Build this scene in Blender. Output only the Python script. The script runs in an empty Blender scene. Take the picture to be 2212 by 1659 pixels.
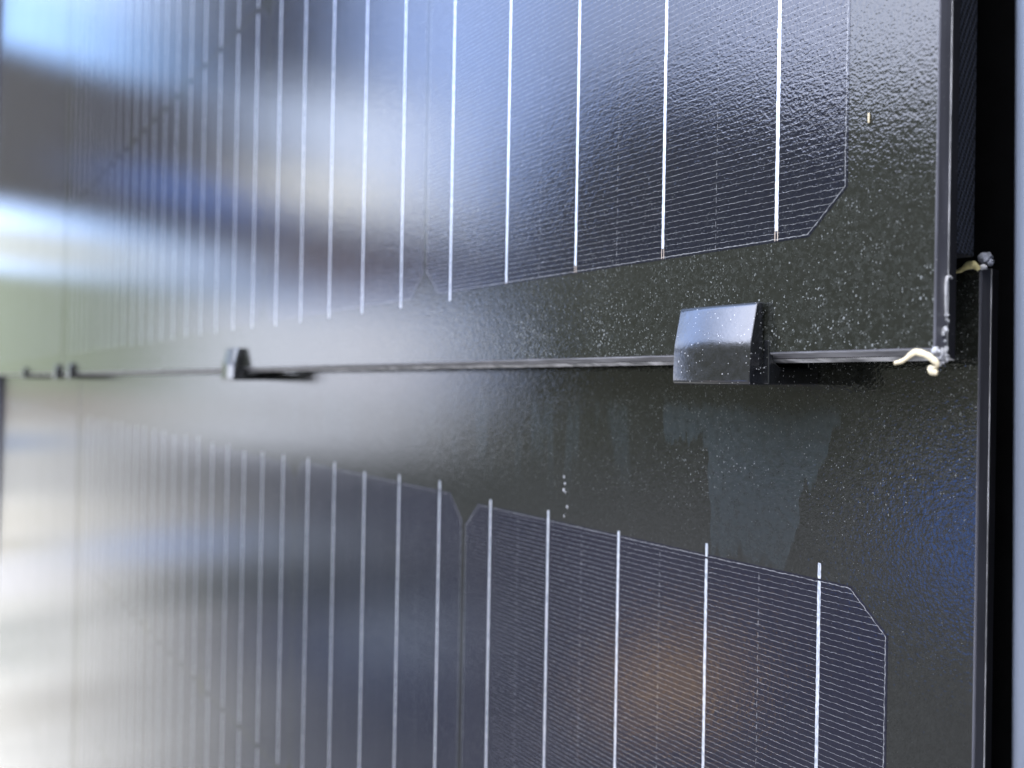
import bpy, bmesh, math, random
from mathutils import Vector, Matrix, noise

random.seed(7)
scene = bpy.context.scene
R = math.radians

# ------------------------------------------------------------------ camera
# The camera looks along the panels at about 35 degrees to their plane, 14 cm in front of the glass (metres throughout).
# -X runs along the wall away from the camera, -Y is out of the wall, Z is up.
AIM = math.atan(1303 / 1850)                       # angle between the view axis and the wall
cam_data = bpy.data.cameras.new("camera")
cam = bpy.data.objects.new("camera", cam_data)
scene.collection.objects.link(cam)
cam_data.sensor_width = 36.0
cam_data.sensor_fit = 'HORIZONTAL'
cam_data.lens = 1850 / 2212 * 36
cam_data.clip_start = 0.01
cam_data.clip_end = 200
cam.rotation_euler = (R(90 - 0.45), 0, R(90) - AIM)
cam_data.dof.use_dof = True
cam_data.dof.focus_distance = 0.180
cam_data.dof.aperture_fstop = 14.5
cam_data.dof.aperture_blades = 0
scene.camera = cam
scene.cycles.use_denoising = True
scene.cycles.use_adaptive_sampling = False

# ------------------------------------------------------------------ light
SUN_EL, SUN_AZ = 58.0, 112.0                       # azimuth counted from the far end of the wall outwards
EXPOSURE = 2.0
scene.view_settings.view_transform = 'Standard'
scene.view_settings.look = 'None'
scene.view_settings.gamma = 1
scene.view_settings.use_curve_mapping = False
scene.view_settings.exposure = EXPOSURE
sun_data = bpy.data.lights.new("sun", 'SUN')
sun_data.energy = 0.5
sun_data.angle = R(25)
sun_data.color = (1.0, 0.95, 0.88)
sun = bpy.data.objects.new("sun", sun_data)
scene.collection.objects.link(sun)
to_sun = Vector((-math.cos(R(SUN_AZ)) * math.cos(R(SUN_EL)), -math.sin(R(SUN_AZ)) * math.cos(R(SUN_EL)), math.sin(R(SUN_EL))))
sun.rotation_euler = to_sun.to_track_quat('Z', 'Y').to_euler()


class N:
    """small helper for building node trees"""
    def __init__(self, nt):
        self.nt = nt
        nt.nodes.clear()

    def add(self, kind, **kw):
        n = self.nt.nodes.new(kind)
        for k, v in kw.items():
            setattr(n, k, v)
        return n

    def put(self, sock, v):
        if v is None:
            return
        if hasattr(v, "is_linked"):
            self.nt.links.new(v, sock)
        else:
            if isinstance(v, (tuple, list)) and len(v) == 3 and sock.type == 'RGBA':
                v = (*v, 1)
            sock.default_value = v

    def m(self, op, a, b=None, c=None, clamp=False):
        n = self.add('ShaderNodeMath', operation=op, use_clamp=clamp)
        self.put(n.inputs[0], a)
        self.put(n.inputs[1], b)
        self.put(n.inputs[2], c)
        return n.outputs[0]

    def vm(self, op, a, b=None, out=0):
        n = self.add('ShaderNodeVectorMath', operation=op)
        self.put(n.inputs[0], a)
        if b is not None:
            self.put(n.inputs[1], b)
        return n.outputs[out]

    def step(self, x, lo, hi, a=0.0, b=1.0):
        n = self.add('ShaderNodeMapRange', interpolation_type='SMOOTHSTEP')
        self.put(n.inputs[0], x)
        for i, v in enumerate((lo, hi, a, b)):
            self.put(n.inputs[i + 1], v)
        return n.outputs[0]

    def mix(self, f, a, b, blend='MIX'):
        n = self.add('ShaderNodeMix', data_type='RGBA', blend_type=blend)
        self.put(n.inputs[0], f)
        self.put(n.inputs[6], a)
        self.put(n.inputs[7], b)
        return n.outputs[2]

    def noise(self, vec, scale, detail=2.0, rough=0.5, out=0):
        n = self.add('ShaderNodeTexNoise')
        self.put(n.inputs['Vector'], vec)
        n.inputs['Scale'].default_value = scale
        n.inputs['Detail'].default_value = detail
        n.inputs['Roughness'].default_value = rough
        return n.outputs[out]

    def sep(self, vec):
        n = self.add('ShaderNodeSeparateXYZ')
        self.put(n.inputs[0], vec)
        return n.outputs

    def comb(self, x, y, z):
        n = self.add('ShaderNodeCombineXYZ')
        for i, v in enumerate((x, y, z)):
            self.put(n.inputs[i], v)
        return n.outputs[0]


# ------------------------------------------------------------------ sky and the surroundings as an environment by direction
world = bpy.data.worlds.new("World")
scene.world = world
world.use_nodes = True
w = N(world.node_tree)
sky = w.add('ShaderNodeTexSky', sky_type='NISHITA', sun_disc=False)
sky.sun_elevation = R(SUN_EL)
sky.sun_rotation = math.atan2(to_sun.x, to_sun.y)
sky.air_density, sky.dust_density = 1.2, 1.5
direction = w.add('ShaderNodeTexCoord').outputs['Generated']
dx, dy, dz = w.sep(direction)
DEG = 57.29578
az = w.m('MULTIPLY', w.m('ARCTAN2', w.m('MULTIPLY', dy, -1.0), w.m('MULTIPLY', dx, -1.0)), DEG)
el = w.m('MULTIPLY', w.m('ARCSINE', dz), DEG)
wob = w.sep(w.noise(direction, 9.0, 3.0, 0.6, out=1))
az = w.m('ADD', az, w.m('MULTIPLY_ADD', wob[0], 1.8, -0.9))
el = w.m('ADD', el, w.m('MULTIPLY_ADD', wob[1], 1.8, -0.9))
K = 10.0 / 2 ** EXPOSURE                           # picture radiance -> value before the 0.1 strength


def soft(col, a0, a1, e0, e1, c, sa=1.2, se=1.0, slope=0.0, amount=1.0):
    """blend colour c over the band az a0..a1, el e0..e1 with soft borders; slope tilts it in el per az"""
    e = el if slope == 0 else w.m('SUBTRACT', el, w.m('MULTIPLY', w.m('SUBTRACT', az, (a0 + a1) / 2), slope))
    f = w.m('MULTIPLY', w.step(az, a0 - sa, a0 + sa), w.step(az, a1 - sa, a1 + sa, 1.0, 0.0))
    f = w.m('MULTIPLY', f, w.step(e, e0 - se, e0 + se))
    f = w.m('MULTIPLY', f, w.step(e, e1 - se, e1 + se, amount, 0.0))
    return w.mix(f, col, tuple(v * K for v in c))


# clear sky, brightening into thin cloud towards the sun
cloud = w.noise(direction, 3.5, 5.0, 0.55)
cmask = w.m('MULTIPLY', w.step(cloud, 0.38, 0.62), 0.5)
glow = w.step(az, 36.0, 64.0)
blue = w.mix(w.step(az, 12.0, 34.0), tuple(v * K for v in (0.9, 1.5, 2.7)), tuple(v * K for v in (4.2, 5.8, 10.4)))
bright = w.mix(glow, blue, tuple(v * K for v in (11.0, 11.8, 15.0)))
col = w.mix(0.85, sky.outputs[0], bright)
col = w.mix(cmask, col, w.mix(glow, tuple(v * K for v in (3.0, 3.4, 4.4)), tuple(v * K for v in (11.0, 11.5, 13.5))))
dim = w.m('MULTIPLY', w.step(el, 38.0, 60.0, 1.0, 0.55), w.step(az, 80.0, 100.0, 1.0, 0.6))
col = w.mix(1.0, col, w.comb(dim, dim, dim), 'MULTIPLY')
# ground: pale paving along the wall, darker towards the open side, dimmer close to the horizon
grd = w.mix(w.step(az, 9.0, 23.0), tuple(v * K for v in (1.45, 1.45, 1.42)), tuple(v * K for v in (0.46, 0.49, 0.54)))
grd = w.mix(w.step(az, 30.0, 46.0), grd, tuple(v * K for v in (0.80, 0.80, 0.92)))
grd = w.mix(w.step(el, -9.5, -5.0, 0.0, 0.42), grd, tuple(v * K for v in (0.30, 0.33, 0.36)))
col = w.mix(w.step(el, -0.6, -2.2), col, grd)
# dark roof and branches over the far end, trees, gaps of sky
col = soft(col, -5, 24.5, 9.6, 18.0, (0.15, 0.15, 0.145), slope=-0.10)
col = soft(col, 12.2, 24.8, 9.0, 40.0, (0.22, 0.24, 0.29), sa=2.2)
col = soft(col, 18.0, 28.0, 16.0, 19.4, (2.6, 3.2, 4.4), se=1.6, sa=2.4, slope=0.25)
col = soft(col, 22.5, 30.0, 13.0, 18.6, (5.6, 6.3, 7.8), se=1.6, sa=2.2, slope=0.25)
col = soft(col, 19.5, 31.0, 11.5, 13.8, (5.8, 5.9, 5.7), sa=2.4, se=1.0, slope=-0.10)
col = soft(col, 11.5, 20.5, 10.8, 12.6, (0.30, 0.58, 1.6), se=0.6, sa=1.6, slope=-0.20)
col = soft(col, -5, 12.5, 6.9, 9.0, (1.15, 1.25, 1.25), se=0.6, sa=3.0, slope=-0.06)
col = soft(col, -5, 17.0, -1.8, 6.4, (0.55, 0.64, 0.50), se=1.0)
col = soft(col, 17.5, 33.0, 6.4, 10.6, (0.62, 0.58, 0.58), se=0.8)
col = soft(col, 21.0, 27.0, 6.6, 9.0, (0.85, 0.66, 0.68), se=0.7)
col = soft(col, 15.0, 31.5, -3.6, 5.6, (3.0, 3.2, 3.7), se=0.9, sa=2.6)
col = soft(col, 23.0, 31.0, -3.2, 5.2, (4.7, 4.9, 5.7), se=1.2, sa=2.2)
col = soft(col, 10.0, 34.0, -1.9, -0.7, (1.7, 1.75, 1.85), se=0.6, sa=3.0)
leaf = w.noise(direction, 26.0, 4.0, 0.65)
tree = w.mix(leaf, tuple(v * K for v in (0.06, 0.08, 0.05)), tuple(v * K for v in (0.62, 0.64, 0.50)))
tmask = w.m('MULTIPLY', w.step(az, 31.0, 35.5), w.step(w.m('SUBTRACT', el, w.m('MULTIPLY', w.step(az, 32.0, 41.0), w.m('MULTIPLY_ADD', w.noise(direction, 14.0, 3.0, 0.6), 6.0, w.step(az, 45.0, 60.0, 5.6, 4.2)))), 9.6, 13.4, 1.0, 0.0))
tmask = w.m('MULTIPLY', tmask, w.step(el, -4.5, -3.0))
gaps = w.step(w.noise(direction, 75.0, 2.0, 0.6), 0.58, 0.72)
tree = w.mix(w.m('MULTIPLY', gaps, w.step(el, 0.0, 12.0, 0.45, 0.85)), tree, tuple(v * K for v in (5.5, 5.8, 6.2)))
col = w.mix(tmask, col, tree)
# things on the ground
gravel = w.step(w.noise(direction, 32.0, 4.0, 0.65), 0.34, 0.66, 0.15, 1.9)
col = w.mix(w.m('MULTIPLY', w.step(el, -4.0, -7.0), w.step(az, 14.0, 34.0, 0.3, 1.0)), col, w.mix(1.0, col, w.comb(gravel, gravel, gravel), 'MULTIPLY'))
col = soft(col, 4.0, 11.0, -2.4, -0.4, (0.58, 0.52, 0.46), se=0.8)
col = soft(col, -3.0, 6.5, -4.2, -3.2, (0.50, 0.62, 0.85), se=0.5)
col = soft(col, -3.0, 8.0, -9.2, -6.9, (1.30, 1.27, 1.18), se=0.8)
col = soft(col, -3.0, 6.0, -9.9, -9.2, (0.95, 0.90, 0.78), se=0.3)
col = soft(col, -3.0, 7.5, -12.2, -10.4, (1.42, 1.42, 1.5), se=0.6)
col = soft(col, 10.5, 17.5, -10.6, -8.9, (0.85, 1.1, 1.75), se=0.7)
col = soft(col, 18.0, 26.0, -10.6, -9.0, (0.85, 1.0, 1.2), se=0.7)
col = soft(col, 13.0, 32.0, -13.8, -11.2, (0.22, 0.26, 0.23), se=0.9, sa=2.0)
col = soft(col, 25.0, 31.0, -18.6, -14.2, (1.25, 1.5, 1.95), se=1.4, sa=1.6)
col = soft(col, 18.0, 31.5, -19.4, -15.6, (0.10, 0.14, 0.26), se=1.3, sa=1.8, slope=-0.50)
col = soft(col, 3.0, 6.0, -16.5, -13.0, (0.36, 0.42, 0.40), se=1.4)
col = soft(col, 5.0, 8.5, -19.5, -17.4, (0.66, 0.62, 0.54), se=0.9)
col = soft(col, 44.2, 48.6, -19.6, -15.6, (5.6, 3.7, 1.8), se=1.6, sa=2.2)
col = soft(col, 61.8, 68.0, -10.5, -4.6, (0.6, 1.5, 5.0), se=1.2, sa=1.2)
col = soft(col, 60.0, 66.0, -3.4, -1.6, (1.7, 1.6, 1.7), se=0.8, sa=1.6)
bg = w.add('ShaderNodeBackground')
bg.inputs['Strength'].default_value = 0.1
w.put(bg.inputs['Color'], col)
out = w.add('ShaderNodeOutputWorld')
w.put(out.inputs['Surface'], bg.outputs[0])


# ------------------------------------------------------------------ materials
def new_mat(name):
    m = bpy.data.materials.new(name)
    m.use_nodes = True
    return m, N(m.node_tree)


def finish(n, bsdf):
    o = n.add('ShaderNodeOutputMaterial')
    n.put(o.inputs['Surface'], bsdf.outputs[0])


def glass_covered(n, base, film=True, base_metal=0.0, dust_amount=1.0, base_rough=0.6):
    """a layer seen under textured glass: matt base, rippled clear coat, dust specks, dried water marks"""
    pos = n.add('ShaderNodeNewGeometry').outputs['Position']
    px, py, pz = n.sep(pos)
    ripple = n.m('ADD', n.noise(pos, 1700.0, 1.0, 0.6), n.m('MULTIPLY', n.noise(pos, 650.0, 0.0, 0.5), 0.35))
    bump = n.add('ShaderNodeBump')
    bump.inputs['Strength'].default_value = 1.0
    bump.inputs['Distance'].default_value = 0.000044
    n.put(bump.inputs['Height'], ripple)
    # dust: two sizes of speck, thicker near the overlap and in patches
    near_lap = n.step(n.m('ABSOLUTE', n.m('SUBTRACT', pz, 0.012)), 0.0, 0.075, 1.0, 0.30)
    patch = n.m('MULTIPLY', n.step(n.noise(pos, 45.0, 3.0, 0.6), 0.34, 0.68, 0.62, 1.0), near_lap)
    specks = None
    for scale, thr in ((1800.0, 0.27), (900.0, 0.075), (260.0, 0.042)):
        v = n.add('ShaderNodeTexVoronoi')
        n.put(v.inputs['Vector'], n.vm('ADD', n.vm('MULTIPLY', pos, (1.0, 1.0, 0.75)), n.vm('MULTIPLY', n.noise(pos, 2200.0, 0.0, 0.5, out=1), (0.0005, 0.0005, 0.0005))))
        v.inputs['Scale'].default_value = scale
        lim = n.m('MULTIPLY', n.m('MULTIPLY', patch, thr), n.m('MULTIPLY_ADD', n.sep(v.outputs['Color'])[0], 1.2, 0.2))
        d = n.step(n.m('SUBTRACT', v.outputs['Distance'], lim), -0.05, 0.03, n.m('MULTIPLY_ADD', n.sep(v.outputs['Color'])[1], 0.6, 0.1), 0.0)
        specks = d if specks is None else n.m('MAXIMUM', specks, d)
    # ring shaped water spots
    v = n.add('ShaderNodeTexVoronoi')
    n.put(v.inputs['Vector'], n.vm('MULTIPLY', pos, (1.0, 1.0, 0.8)))
    v.inputs['Scale'].default_value = 330.0
    rr = n.m('ADD', v.outputs['Distance'], n.m('MULTIPLY_ADD', n.noise(pos, 1200.0, 1.0), 0.16, -0.08))
    size = n.m('MULTIPLY_ADD', n.sep(v.outputs['Color'])[1], 0.36, 0.0)
    ring = n.step(n.m('ABSOLUTE', n.m('SUBTRACT', rr, size)), 0.0, 0.06, 1.0, 0.0)
    ring = n.m('MULTIPLY', ring, n.step(n.sep(v.outputs['Color'])[2], 0.55, 0.75))
    ring = n.m('MULTIPLY', n.m('MULTIPLY', ring, n.step(n.noise(pos, 700.0, 1.0), 0.4, 0.65)), n.step(pz, 0.0, 0.003, 0.0, 0.08))
    ring = n.m('MULTIPLY', ring, n.step(pz, 0.04, 0.075, 1.0, 0.15))
    dust = n.m('MULTIPLY', n.m('MAXIMUM', specks, ring), dust_amount, clamp=True)
    # even haze of fine dust
    haze = n.m('MULTIPLY', n.step(n.noise(pos, 900.0, 4.0, 0.75), 0.36, 0.74, 0.004, 0.075), n.m('MULTIPLY', patch, dust_amount))
    if film:
        # dried run-off below the overlap, hanging down in fingers
        run = n.noise(n.comb(px, 0.0, n.m('MULTIPLY', pz, 0.12)), 190.0, 1.0, 0.4)
        run2 = n.noise(n.comb(px, 0.3, n.m('MULTIPLY', pz, 0.20)), 420.0, 2.0, 0.5)
        wig = n.m('ADD', px, n.m('MULTIPLY_ADD', n.noise(pos, 110.0, 2.0), 0.004, -0.002))
        reach = n.m('ADD', n.step(wig, -0.1575, -0.1565, 0.0, 0.0150), n.step(wig, -0.1425, -0.1405, 0.0, 0.0270))
        reach = n.m('SUBTRACT', n.m('SUBTRACT', reach, n.step(wig, -0.1200, -0.1140, 0.0, 0.0200)), n.step(wig, -0.1120, -0.1020, 0.0, 0.0260))
        reach = n.m('ADD', reach, n.m('MULTIPLY_ADD', run2, 0.016, -0.008))
        block = n.step(n.m('ADD', pz, reach), -0.0012, 0.0012)
        block = n.m('MULTIPLY', block, n.step(pz, -0.050, -0.010, 0.45, 1.0))
        line = n.m('MULTIPLY', n.step(run, 0.50, 0.62, 0.0, 0.6), n.step(px, -0.175, -0.160, 1.0, 0.0))
        line = n.m('MULTIPLY', line, n.step(n.m('ADD', pz, n.m('MULTIPLY', run2, 0.014)), -0.030, -0.006))
        top = n.step(n.m('ADD', pz, n.m('MULTIPLY', run2, 0.006)), -0.0065, -0.0015, 1.0, 0.0)
        stain = n.m('MULTIPLY', n.m('MULTIPLY', n.m('MAXIMUM', block, line), top), 0.042)
        stain = n.m('MULTIPLY', stain, n.step(n.noise(pos, 500.0, 3.0), 0.3, 0.6, 0.6, 1.0))
        base = n.mix(stain, base, (0.22, 0.34, 0.42))
    c = n.mix(haze, base, (0.245, 0.265, 0.245))
    c = n.mix(dust, c, (0.24, 0.25, 0.24))
    b = n.add('ShaderNodeBsdfPrincipled')
    n.put(b.inputs['Base Color'], c)
    b.inputs['Roughness'].default_value = base_rough
    n.put(b.inputs['Metallic'], base_metal)
    b.inputs['Specular IOR Level'].default_value = 0.0
    n.put(b.inputs['Coat Weight'], n.m('MULTIPLY_ADD', dust, -0.9, 1.0))
    n.put(b.inputs['Coat Roughness'], n.m('MULTIPLY_ADD', haze, 0.6, 0.055))
    b.inputs['Coat IOR'].default_value = 1.5
    n.put(b.inputs['Coat Normal'], bump.outputs[0])
    finish(n, b)


mat_face, n = new_mat("black_backsheet_under_glass")
glass_covered(n, (0.0078, 0.0084, 0.0062))


def cell_material(name, bars):
    m, n = new_mat(name)
    obj = n.add('ShaderNodeTexCoord').outputs['Object']
    pos = n.add('ShaderNodeNewGeometry').outputs['Position']
    # lines look crooked through the rippled glass
    shake = n.vm('MULTIPLY', n.vm('SUBTRACT', n.noise(pos, 800.0, 1.0, 0.5, out=1), (0.5, 0.5, 0.5)), (0.00045, 0.0, 0.00045))
    x, y, z = n.sep(n.vm('ADD', obj, shake))
    ax, azz = n.m('ABSOLUTE', x), n.m('ABSOLUTE', z)
    H = 0.078375
    edge = n.m('MAXIMUM', n.m('SUBTRACT', ax, H), n.m('SUBTRACT', azz, H))
    edge = n.m('MAXIMUM', edge, n.m('MULTIPLY', n.m('SUBTRACT', n.m('ADD', ax, azz), 2 * H - 0.0082), 0.7071))
    rim = n.step(n.m('ABSOLUTE', n.m('ADD', edge, 0.00052)), 0.00005, 0.00011, 1.0, 0.0)
    inside = n.step(edge, -0.0006, -0.0005, 1.0, 0.0)
    rim = n.m('MULTIPLY', rim, 0.7)
    P = 0.0013
    fz = n.m('ABSOLUTE', n.m('SUBTRACT', n.m('FRACT', n.m('DIVIDE', n.m('ADD', z, H + 0.0002), P)), 0.5))
    finger = n.step(fz, 0.012, 0.028, 1.0, 0.0)
    # dashed ties half way between the ribbons
    ux = n.m('DIVIDE', n.m('ADD', x, H), 0.03135)
    tie = n.step(n.m('ABSOLUTE', n.m('SUBTRACT', n.m('FRACT', n.m('ADD', ux, 0.5)), 0.5)), 0.0012, 0.0030, 1.0, 0.0)
    dash = n.step(n.m('FRACT', n.m('DIVIDE', n.m('ADD', z, H), 2 * P)), 0.46, 0.5, 1.0, 0.0)
    lines = n.m('MAXIMUM', n.m('MULTIPLY', n.m('MAXIMUM', finger, n.m('MULTIPLY', tie, n.m('MULTIPLY', dash, 0.5))), inside), rim)
    lines = n.m('MULTIPLY', lines, n.step(n.noise(pos, 1500.0, 1.0), 0.32, 0.62, 0.38, 1.0))
    base = n.mix(n.noise(pos, 25.0, 2.0), (0.0010, 0.0016, 0.0066), (0.0015, 0.0024, 0.0100))
    base = n.mix(lines, base, (0.27, 0.27, 0.26))
    if bars:
        bar = n.step(n.m('ABSOLUTE', n.m('SUBTRACT', n.m('FRACT', ux), 0.5)), 0.0155, 0.0175, 1.0, 0.0)
        base = n.mix(bar, base, (0.5, 0.52, 0.55))
    glass_covered(n, base, film=False, dust_amount=0.5)
    return m


mat_cell = cell_material("dark_blue_silicon_with_silver_fingers", False)
mat_cell_far = cell_material("dark_blue_silicon_with_fingers_and_ribbons", True)

mat_bar, n = new_mat("tinned_ribbon_under_glass")
pos = n.add('ShaderNodeNewGeometry').outputs['Position']
glass_covered(n, n.mix(n.step(n.noise(n.vm('MULTIPLY', pos, (1.0, 1.0, 0.5)), 1400.0, 3.0, 0.7), 0.32, 0.62), (0.40, 0.44, 0.48), (0.70, 0.72, 0.74)),
              film=False, dust_amount=0.5, base_metal=0.8, base_rough=0.45)

mat_pad, n = new_mat("printed_silver_pad_under_glass")
glass_covered(n, (0.36, 0.30, 0.24), film=False, dust_amount=0.3)


def simple(name, color, rough=0.5, metal=0.0, spec=0.5, var=0.0, vscale=200.0, vstretch=(1, 1, 1), bump=0.0, speck=0.0):
    m, n = new_mat(name)
    pos = n.add('ShaderNodeNewGeometry').outputs['Position']
    c = color
    tex = n.noise(n.vm('MULTIPLY', pos, vstretch), vscale, 4.0, 0.6)
    if var:
        c = n.mix(n.step(tex, 0.3, 0.7), tuple(v * (1 - var) for v in color), tuple(min(1, v * (1 + var)) for v in color))
    b = n.add('ShaderNodeBsdfPrincipled')
    if speck:
        v = n.add('ShaderNodeTexVoronoi')
        n.put(v.inputs['Vector'], pos)
        v.inputs['Scale'].default_value = 1150.0
        sp = n.step(n.m('SUBTRACT', v.outputs['Distance'], n.m('MULTIPLY', n.sep(v.outputs['Color'])[0], speck)), -0.06, 0.02, 0.8, 0.0)
        c = n.mix(sp, c, (0.30, 0.30, 0.29))
    n.put(b.inputs['Base Color'], c)
    n.put(b.inputs['Roughness'], n.m('MULTIPLY_ADD', tex, 0.25 if var else 0.0, rough - (0.12 if var else 0)))
    b.inputs['Metallic'].default_value = metal
    b.inputs['Specular IOR Level'].default_value = spec
    if bump:
        bp = n.add('ShaderNodeBump')
        bp.inputs['Distance'].default_value = bump
        n.put(bp.inputs['Height'], n.noise(n.vm('MULTIPLY', pos, vstretch), vscale * 3, 3.0, 0.6))
        n.put(b.inputs['Normal'], bp.outputs[0])
    finish(n, b)
    return m


mat_edge = simple("ground_glass_edge", (0.085, 0.085, 0.095), 0.30, var=0.35, vscale=160, vstretch=(1, 1, 0.12), bump=4e-5, speck=0.16)
mat_under = simple("dusty_bottom_edge", (0.30, 0.30, 0.31), 0.5, var=0.4, vscale=260, vstretch=(0.3, 1, 1), bump=4e-5, speck=0.25)
mat_layer = simple("pale_interlayer", (0.55, 0.55, 0.54), 0.5, var=0.6, vscale=220, vstretch=(1, 1, 0.4))
mat_back = simple("dark_back_glass", (0.012, 0.012, 0.014), 0.3, var=0.4, vscale=160, vstretch=(1, 1, 0.15), speck=0.14)
mat_clip = simple("black_coated_steel", (0.006, 0.0065, 0.0075), 0.17, spec=0.85, var=0.25, vscale=500, bump=2.2e-5, speck=0.20)
mat_void = simple("matt_black_board", (0.004, 0.004, 0.0042), 0.9, spec=0.1, var=0.3)
mat_alu = simple("brushed_aluminium", (0.13, 0.145, 0.17), 0.42, metal=0.2, var=0.25, vscale=130, vstretch=(1, 1, 0.06), bump=3e-5)
mat_dark = simple("dark_grey_trim_paint", (0.03, 0.03, 0.04), 0.5, var=0.2)
mat_shaving = simple("cream_shaving", (0.55, 0.47, 0.30), 0.6, var=0.22, vscale=500, bump=4e-5)
mat_yellow = simple("yellow_chip", (0.50, 0.44, 0.20), 0.7, var=0.3, vscale=700, bump=6e-5)
mat_residue = simple("white_residue", (0.40, 0.40, 0.40), 0.7, var=0.25, vscale=900, bump=8e-5)
mat_greycrumb = simple("grey_crumb", (0.20, 0.21, 0.24), 0.8, var=0.4, vscale=900, bump=8e-5)

mat_mesh, n = new_mat("black_woven_mesh")
pos = n.add('ShaderNodeNewGeometry').outputs['Position']
px, py, pz = n.sep(pos)
PM = 0.0015
a = n.m('SINE', n.m('MULTIPLY', n.m('ADD', py, n.m('MULTIPLY', pz, 0.62)), math.tau / PM))
b2 = n.m('SINE', n.m('MULTIPLY', n.m('SUBTRACT', pz, n.m('MULTIPLY', py, 0.10)), math.tau / (PM * 0.8)))
hole = n.step(n.m('MULTIPLY', a, b2), -0.15, 0.35)
b = n.add('ShaderNodeBsdfPrincipled')
n.put(b.inputs['Base Color'], n.mix(hole, (0.030, 0.036, 0.052), (0.0005, 0.0005, 0.0008)))
b.inputs['Roughness'].default_value = 0.55
bp = n.add('ShaderNodeBump')
bp.invert = True
bp.inputs['Distance'].default_value = 0.00025
n.put(bp.inputs['Height'], hole)
n.put(b.inputs['Normal'], bp.outputs[0])
finish(n, b)


# ------------------------------------------------------------------ mesh helpers
def link(name, mesh, parent=None, mats=()):
    o = bpy.data.objects.new(name, mesh)
    scene.collection.objects.link(o)
    for m in mats:
        mesh.materials.append(m)
    if parent:
        o.parent = parent
    return o


def empty(name, loc, tilt=0.0):
    o = bpy.data.objects.new(name, None)
    scene.collection.objects.link(o)
    o.empty_display_size = 0.01
    o.location = loc
    o.rotation_euler = (tilt, 0, 0)
    return o


def tag(o, label, cat, group=None):
    o["label"], o["category"] = label, cat
    if group:
        o["group"] = group
    return o


def to_mesh(bm, name, smooth=False):
    bmesh.ops.recalc_face_normals(bm, faces=bm.faces)
    me = bpy.data.meshes.new(name)
    bm.to_mesh(me)
    bm.free()
    if smooth:
        for p in me.polygons:
            p.use_smooth = True
    return me


def box_bm(x0, x1, y0, y1, z0, z1, bevel=0.0, seg=2):
    bm = bmesh.new()
    bmesh.ops.create_cube(bm, size=1)
    for v in bm.verts:
        v.co = Vector((x0 + (v.co.x + .5) * (x1 - x0), y0 + (v.co.y + .5) * (y1 - y0), z0 + (v.co.z + .5) * (z1 - z0)))
    if bevel:
        bmesh.ops.bevel(bm, geom=bm.edges[:], offset=bevel, segments=seg, affect='EDGES', profile=0.5)
    return bm


def extrude_profile(pts, x0, x1, bevel=0.0, seg=3):
    """closed (y, z) outline swept from x0 to x1"""
    bm = bmesh.new()
    vs = [bm.verts.new((x0, p[0], p[1])) for p in pts]
    f = bm.faces.new(vs)
    r = bmesh.ops.extrude_face_region(bm, geom=[f])
    for v in r['geom']:
        if isinstance(v, bmesh.types.BMVert):
            v.co.x = x1
    if bevel:
        bmesh.ops.recalc_face_normals(bm, faces=bm.faces)
        bmesh.ops.bevel(bm, geom=bm.edges[:], offset=bevel, segments=seg, affect='EDGES', profile=0.5, clamp_overlap=True)
    return bm


def lump(r, seed, sx=1.0, sy=1.0, sz=1.0, rough=0.5, sub=3):
    bm = bmesh.new()
    bmesh.ops.create_icosphere(bm, subdivisions=sub, radius=r)
    off = Vector((seed * 3.7, seed * 1.3, seed * 5.1))
    for v in bm.verts:
        d = v.co.normalized()
        k = 1 + rough * noise.noise(d * 1.6 + off) + rough * 0.5 * noise.noise(d * 4.0 + off)
        v.co = Vector((v.co.x * k * sx, v.co.y * k * sy, v.co.z * k * sz))
    return bm


def join_into(dst, src, loc):
    me = bpy.data.meshes.new("tmp")
    src.to_mesh(me)
    src.free()
    me.transform(Matrix.Translation(loc))
    dst.from_mesh(me)
    bpy.data.meshes.remove(me)


def sweep(points, widths, thick, name, seed=0):
    """a ribbon-like strip along points (local metres) with widths seen from the front; rounded section"""
    pts = []
    for i in range(len(points) - 1):
        for k in range(5):
            t = k / 5
            p0 = Vector(points[max(i - 1, 0)]); p1 = Vector(points[i]); p2 = Vector(points[i + 1]); p3 = Vector(points[min(i + 2, len(points) - 1)])
            p = 0.5 * ((2 * p1) + (p2 - p0) * t + (2 * p0 - 5 * p1 + 4 * p2 - p3) * t * t + (3 * p1 - p0 - 3 * p2 + p3) * t ** 3)
            pts.append((p, widths[i] * (1 - t) + widths[i + 1] * t))
    pts.append((Vector(points[-1]), widths[-1]))
    bm = bmesh.new()
    rings = []
    for i, (p, wd) in enumerate(pts):
        tan = (pts[min(i + 1, len(pts) - 1)][0] - pts[max(i - 1, 0)][0]).normalized()
        side = tan.cross(Vector((0, -1, 0))).normalized()
        nrm = side.cross(tan).normalized()
        wd *= 1 + 0.22 * noise.noise(Vector((i * 0.4 + seed, seed, 0)))
        ring = []
        for k in range(10):
            a = math.tau * k / 10
            c, s = math.cos(a), math.sin(a)
            ring.append(bm.verts.new(p + side * c * wd * 0.5 + nrm * s * thick * 0.5 * (1 + 0.3 * noise.noise(Vector((i * .3, k, seed))))))
        rings.append(ring)
    for r0, r1 in zip(rings, rings[1:]):
        for k in range(10):
            bm.faces.new((r0[k], r0[(k + 1) % 10], r1[(k + 1) % 10], r1[k]))
    bm.faces.new(rings[0])
    bm.faces.new(list(reversed(rings[-1])))
    return to_mesh(bm, name, True)


# ------------------------------------------------------------------ backing board, metal post, trim
backing = link("backing_board", to_mesh(box_bm(-2.30, 0.15, 0.186, 0.205, -1.25, 1.25, 0.001), "backing_board"), None, (mat_void,))
tag(backing, "matt black board behind the solar panels, seen as the dark slot beside the metal post", "board")

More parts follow.
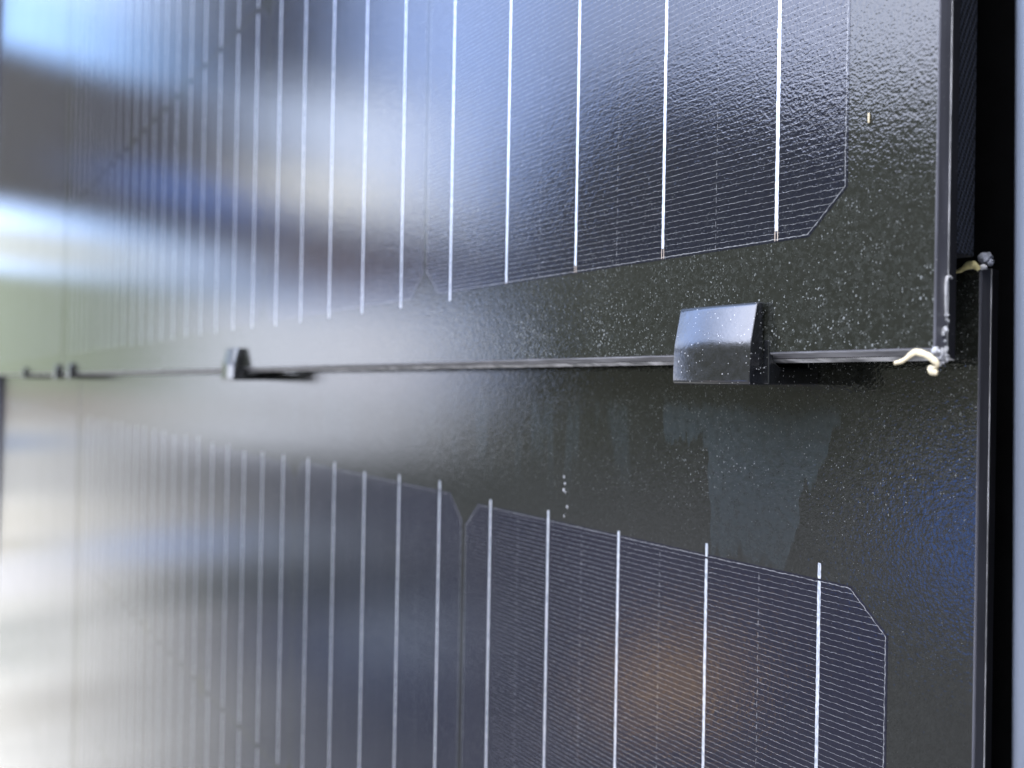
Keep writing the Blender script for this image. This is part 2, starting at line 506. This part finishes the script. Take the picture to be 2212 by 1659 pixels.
post = empty("metal_post", (-0.030, 0.150, -1.0))
tag(post, "bright brushed aluminium post standing upright at the right of the panels", "post")
link("post_body", to_mesh(box_bm(-0.0303, 0.030, -0.020, 0.034, 0.0, 2.0, 0.0035, 4), "post_body", True), post, (mat_alu,))

trim = tag(link("end_trim", to_mesh(box_bm(-2.105, -2.066, 0.150, 0.185, -1.25, 1.25, 0.001), "end_trim"), None, (mat_dark,)),
           "dark grey upright trim closing the far left end of the panel wall", "trim")

# ------------------------------------------------------------------ solar panels
TILT = R(1.25)
WIDE, HIGH, CP, BP = 0.990, 0.8767, 0.15875, 0.03135
T0, T1, T2 = 0.0036, 0.0039, 0.0064               # front glass, interlayer, back glass


def slab_mesh(name, y0, y1, z_front, z_back, bevel, mats_by_front):
    pts = [(y0, z_front), (y0, HIGH), (y1, HIGH), (y1, z_back)]
    bm = extrude_profile(pts, -WIDE, 0.0)
    bmesh.ops.recalc_face_normals(bm, faces=bm.faces)
    if bevel:
        es = [e for e in bm.edges if all(abs(v.co.y - y0) < 1e-6 for v in e.verts)]
        bmesh.ops.bevel(bm, geom=es, offset=bevel, segments=3, affect='EDGES', profile=0.5)
    me = to_mesh(bm, name)
    if mats_by_front:
        for p in me.polygons:
            p.material_index = 0 if (p.normal.y < -0.999 and p.area > 0.1) else (2 if p.normal.z < -0.3 else 1)
    return me


me_front = slab_mesh("front_glass", 0.0, T0, 0.0, -0.0008, 0.00035, True)
me_front.materials.append(mat_face)
me_front.materials.append(mat_edge)
me_front.materials.append(mat_under)
me_mid = slab_mesh("interlayer", T0, T1, -0.0006, -0.0007, 0, False)
me_mid.materials.append(mat_layer)
me_backg = slab_mesh("back_glass", T1, T2, -0.0009, -0.0016, 0, False)
me_backg.materials.append(mat_back)
me_backg.materials.append(mat_layer)
for p in me_backg.polygons:
    p.material_index = 1 if p.normal.z < -0.3 else 0
# the interlayer squeezes out a hair at the end, a fine pale line between the two panes
for v in me_mid.vertices:
    v.co.x = 0.00008 if v.co.x > -0.5 else -WIDE + 0.0001


def cell_mesh(name, mat):
    H, c = 0.078375, 0.0082
    o = [(H, H - c), (H - c, H), (-H + c, H), (-H, H - c), (-H, -H + c), (-H + c, -H), (H - c, -H), (H, -H + c)]
    bm = bmesh.new()
    f0 = bm.faces.new([bm.verts.new((x, -0.00006, z)) for x, z in o])
    r = bmesh.ops.extrude_face_region(bm, geom=[f0])
    for v in r['geom']:
        if isinstance(v, bmesh.types.BMVert):
            v.co.y = 0.0003
    me = to_mesh(bm, name)
    me.materials.append(mat)
    return me


def bar_mesh(name, z0, z1, seed, width=0.00078):
    rnd = random.Random(seed)
    bm = bmesh.new()
    nseg = max(4, int((z1 - z0) / 0.00055))
    rows = []
    for i in range(nseg + 1):
        z = z0 + (z1 - z0) * i / nseg
        l = -width / 2 + rnd.uniform(-1, 1) * 0.00005
        r_ = width / 2 + rnd.uniform(-1, 1) * 0.00005
        if i in (0, nseg):
            l *= 0.8
            r_ *= 0.8
        rows.append([bm.verts.new((l, -0.00010, z)), bm.verts.new((r_, -0.00010, z)), bm.verts.new((r_, 0.0002, z)), bm.verts.new((l, 0.0002, z))])
    for a, b in zip(rows, rows[1:]):
        for k in range(4):
            bm.faces.new((a[k], a[(k + 1) % 4], b[(k + 1) % 4], b[k]))
    bm.faces.new(rows[0])
    bm.faces.new(rows[-1])
    me = to_mesh(bm, name)
    me.materials.append(mat_bar)
    return me


HC = 0.078375
me_cell = cell_mesh("solar_cell", mat_cell)
me_cell_far = cell_mesh("solar_cell_far", mat_cell_far)
me_bars_mid = [bar_mesh("busbar", -HC + 0.0002, HC - 0.0002, s) for s in range(5)]
me_bars_low = [bar_mesh("busbar", -HC + e, HC - 0.0012, 20 + i) for i, e in enumerate((0.0022, 0.0026, 0.0020, 0.0004, -0.0025))]
me_bars_lowfar = [bar_mesh("busbar", -HC - 0.0022, HC - 0.0012, 30 + s) for s in range(5)]
me_bars_top = [bar_mesh("busbar", -HC + 0.0012, HC + e, 40 + i) for i, e in enumerate((0.0034, 0.0022, 0.0010, 0.0026, 0.0022))]


def broken_bar(e, i):
    a = bar_mesh("busbar", -HC + 0.0012, HC - 0.0004 - 0.0007 * (i % 2), 50 + i)
    b = bar_mesh("busbar", HC + 0.0001 - 0.0007 * (i % 2), HC + e, 60 + i)
    bm = bmesh.new()
    bm.from_mesh(a)
    bm.from_mesh(b)
    bm.to_mesh(a)
    bm.free()
    return a


me_bars_top[0] = broken_bar(0.0034, 0)
me_bars_top[1] = broken_bar(0.0026, 1)


def pads_mesh():
    bm = bmesh.new()
    for sx in (-0.00032, 0.00032):
        join_into(bm, box_bm(sx - 0.00009, sx + 0.00009, -0.00008, 0.0002, -HC + 0.0002, -HC + 0.0026), (0, 0, 0))
    me = to_mesh(bm, "busbar_pad")
    me.materials.append(mat_pad)
    return me


me_pads = pads_mesh()


def solar_panel(loc, label, rows_with_bars, near, shift=None):
    t = empty("solar_panel", loc, -TILT)
    tag(t, label, "solar panel", "overlapping solar panels on the wall")
    link("front_glass", me_front, t)
    link("interlayer", me_mid, t)
    link("back_glass", me_backg, t)
    for col_i in range(6):
        dz = (shift or {}).get(col_i, random.uniform(-0.0006, 0.0006))
        for row in range(5):
            bars = near and row in rows_with_bars
            c = link("solar_cell", me_cell if bars else me_cell_far, t)
            c.location = (-0.0169 - HC - col_i * CP, 0, 0.0222 + HC + row * CP + dz)
            if not bars:
                continue
            for k in range(5):
                if row == 0:
                    me = me_bars_low[k] if col_i == 0 else me_bars_lowfar[k]
                elif row == 4:
                    me = me_bars_top[k]
                else:
                    me = me_bars_mid[(k + row + col_i) % 5]
                b = link("busbar", me, c)
                b.location = (HC - BP / 2 - k * BP, 0, 0)
                if row == 0 and col_i == 0 and k < 4:
                    p = link("busbar_pad", me_pads, c)
                    p.location = (HC - BP / 2 - k * BP, 0, 0)
    return t


UP = Vector((-0.0765, 0.1406, 0.00465))
LOW = Vector((-0.0780, 0.1398, 0.0202 - HIGH))
panel_up = solar_panel(UP, "glossy black solar panel in the upper row, its chipped corner next to the metal post", (0, 1, 2), True, {0: 0.0, 1: -0.0004})
panel_low = solar_panel(LOW, "solar panel tucked under the upper row, streaked with dried run-off below the large clip", (2, 3, 4), True, {0: 0.0, 1: 0.0017})
solar_panel(UP + Vector((-WIDE - 0.0025, 0, 0)), "farthest solar panel of the upper row, blurred, at the left edge above the tiny clips", (), False)
solar_panel(LOW + Vector((-WIDE - 0.0025, 0, 0)), "farthest solar panel of the lower row, pale and blurred beside the dark trim", (), False)

# black mesh spacer behind the upper panel, standing on the top edge of the lower one
spacer = empty("spacer_strip", (-0.0770, 0.1476, 0.0215), -TILT)
tag(spacer, "black woven mesh strip behind the upper panel edge, above the yellow chip", "mesh strip")
link("strip_body", to_mesh(box_bm(-0.014, 0.0, 0.0, 0.0068, 0.0, 0.84, 0.0003, 2), "strip_body"), spacer, (mat_mesh,))

# ------------------------------------------------------------------ clips holding the overlap
# outline in (y, z) relative to the bottom front corner of the upper panel
arc, yy, zz = [], -0.0049, -0.0054
for i in range(25):                                  # front face curving back towards its top
    arc.append((yy, zz))
    yy += 0.0156 / 24 * math.tan(R(3.0 + 10.8 * min(1, max(0, (i - 9) / 4))))
    zz += 0.0156 / 24
hook = [(-0.0043, -0.0060)] + arc + [(yy + 0.0004, 0.0106), (-0.0005, 0.0106), (-0.0005, -0.0024), (0.0142, -0.0024),
        (0.0142, 0.0130), (0.0176, 0.0130), (0.0176, -0.0060)]
CW = 0.0208
bm = extrude_profile(hook, -CW, 0.0)
bmesh.ops.recalc_face_normals(bm, faces=bm.faces)
sharp = [e for e in bm.edges if len(e.link_faces) == 2 and e.calc_face_angle() > R(20)]
bmesh.ops.bevel(bm, geom=sharp, offset=0.00055, segments=3, affect='EDGES', profile=0.5, clamp_overlap=True)
me_hook = to_mesh(bm, "clip_hook", True)
me_hook.set_sharp_from_angle(angle=R(28))
me_hook.materials.append(mat_clip)
gus = [(-0.0003, -0.0058), (-0.0003, 0.0030), (0.0008, 0.0022), (0.0012, -0.0012), (0.0034, -0.0026), (0.0036, -0.0030), (0.0022, -0.0058)]
me_gus = to_mesh(extrude_profile(gus, -0.0004, 0.0012, 0.0002, 2), "clip_tab")
me_gus.materials.append(mat_clip)


def clip(x, label):
    t = empty("panel_clip", (x, UP.y, UP.z - 0.0002))
    tag(t, label, "clip", "black clips holding the panel overlap")
    link("clip_hook", me_hook, t)
    link("clip_tab", me_gus, t)
    return t


clip(-0.1114, "large black hook clip in sharp focus, sky reflected on its front, near the chipped corner")
clip(-0.4400, "small blurred black clip standing alone left of the middle of the overlap")
clip(-0.9930, "tiny blurred clip just right of the panel joint, right one of a close pair")
clip(-1.0950, "tiny blurred clip just left of the panel joint, left one of a close pair")
clip(-1.4300, "tiniest black clip, farthest along the overlap at the left edge")

# ------------------------------------------------------------------ debris
def local(pts, o):
    return [(-s / 1000 - o[0], y - o[1], h / 1000 - o[2]) for s, h, y in pts]


o = (-0.0785, 0.1400, 0.0046)
c = [(82.8, 2.4, .1390), (81.0, 2.9, .1388), (79.4, 4.0, .1386), (78.4, 4.2, .1385), (76.6, 3.6, .1384), (75.2, 2.3, .1386), (75.6, 1.6, .1390), (76.6, 1.6, .1392),
     (76.2, 0.95, .1391), (75.2, 0.75, .1390)]
t = empty("wood_shaving", o)
tag(t, "curled cream shaving caught on the bottom edge of the upper panel", "shaving")
link("curl", sweep(local(c, o), [.0007, .0008, .0011, .0012, .0012, .0010, .0006, .0009, .0013, .0009], .0005, "curl", 3), t, (mat_shaving,))

o = (-0.0795, 0.1575, 0.0205)
c = [(81.7, 19.3, .1572), (80.4, 19.6, .1568), (79.2, 20.2, .1566), (78.2, 20.1, .1568), (77.5, 19.3, .1572)]
t = tag(link("yellow_chip", sweep(local(c, o), [.0006, .0009, .0015, .0014, .0007], .0007, "yellow_chip", 9), None, (mat_yellow,)),
        "thin yellow chip lying on the top edge of the lower panel", "chip")
t.location = o

bm = bmesh.new()
for dxx, dzz, r, sd in ((0, .0004, .0012, 2), (.0008, -.0004, .0007, 5), (-.0005, .0009, .0006, 8)):
    join_into(bm, lump(r, sd, 1, .8, .9, .6), (dxx, 0, dzz))
t = tag(link("grey_crumb", to_mesh(bm, "grey_crumb", True), None, (mat_greycrumb,)), "grey crumb sitting on the top corner of the lower panel", "crumb")
t.location = (-0.0778, 0.1600, 0.0212)
t = tag(link("pale_crumb", to_mesh(lump(.0006, 12, 1.1, .8, .8, .5), "pale_crumb", True), None, (mat_residue,)), "small whitish crumb beside the yellow chip on the lower panel corner", "crumb")
t.location = (-0.0777, 0.1590, 0.0199)

# white residue stuck along the end of the upper panel: part of that panel
bm = bmesh.new()
resid = [(74.9, 4.4, .00055), (75.6, 3.6, .00075), (76.3, 4.4, .0006), (77.2, 4.3, .00045), (74.4, 3.4, .0008), (73.9, 4.8, .00055), (75.0, 2.8, .0007), (74.6, 8.0, .0005),
         (74.8, 7.4, .00045), (74.2, 6.2, .0003), (74.5, 10.6, .0004), (73.6, 9.6, .0003)]
rnd = random.Random(3)
for i, (s, h, r) in enumerate(resid):
    join_into(bm, lump(r * 0.8, i + 1, 1.0, 0.8, 1.2, 1.1), Vector((-0.0763 - UP.x + rnd.uniform(-.0003, .0003), 0.1424 + (75 - s) * .0012 - UP.y, h / 1000 - UP.z)))
link("white_residue", to_mesh(bm, "white_residue", True), panel_up, (mat_residue,))
c = [(76.3, 17.0, .1452), (76.3, 17.1, .1444), (76.3, 16.9, .1436), (76.3, 15.5, .1433), (76.3, 13.5, .1433), (76.3, 11.5, .1434), (76.3, 9.5, .1436)]
link("dried_bead", sweep(local(c, UP), [.0004, .0006, .0006, .0005, .0004, .00035, .0003], .0005, "dried_bead", 6), panel_up, (mat_residue,))

# a trail of dried white droplets on the lower panel and a few loose fibres
bm = bmesh.new()
for i, (s, h, r) in enumerate(((197.1, -29.3, .00030), (196.7, -31.3, .00036), (197.3, -33.2, .00040), (196.6, -33.8, .00025), (195.7, -38.0, .00034), (197.1, -41.0, .00026))):
    join_into(bm, lump(r * .75, i + 30, 1, .35, 1.4, 1.0), (-s / 1000 + 0.1965, 0, h / 1000 + 0.035))
t = tag(link("dried_droplets", to_mesh(bm, "dried_droplets", True), None, (mat_residue,)), "short trail of dried white droplets on the lower panel above its cells", "droplets")
t.location = (-0.1965, LOW.y + (-0.035 - LOW.z) * math.tan(TILT) - 0.0001, -0.035)
t = tag(link("cream_fibre", to_mesh(box_bm(-.00016, .00016, -.0002, .0001, -.0009, .0009, .00008, 2), "cream_fibre", True), None, (mat_shaving,)),
        "tiny cream fibre stuck upright on the upper panel glass near the right edge", "fibre")
t.location = (-0.0892, UP.y + (0.0466 - UP.z) * math.tan(TILT) - 0.0002, 0.0466)
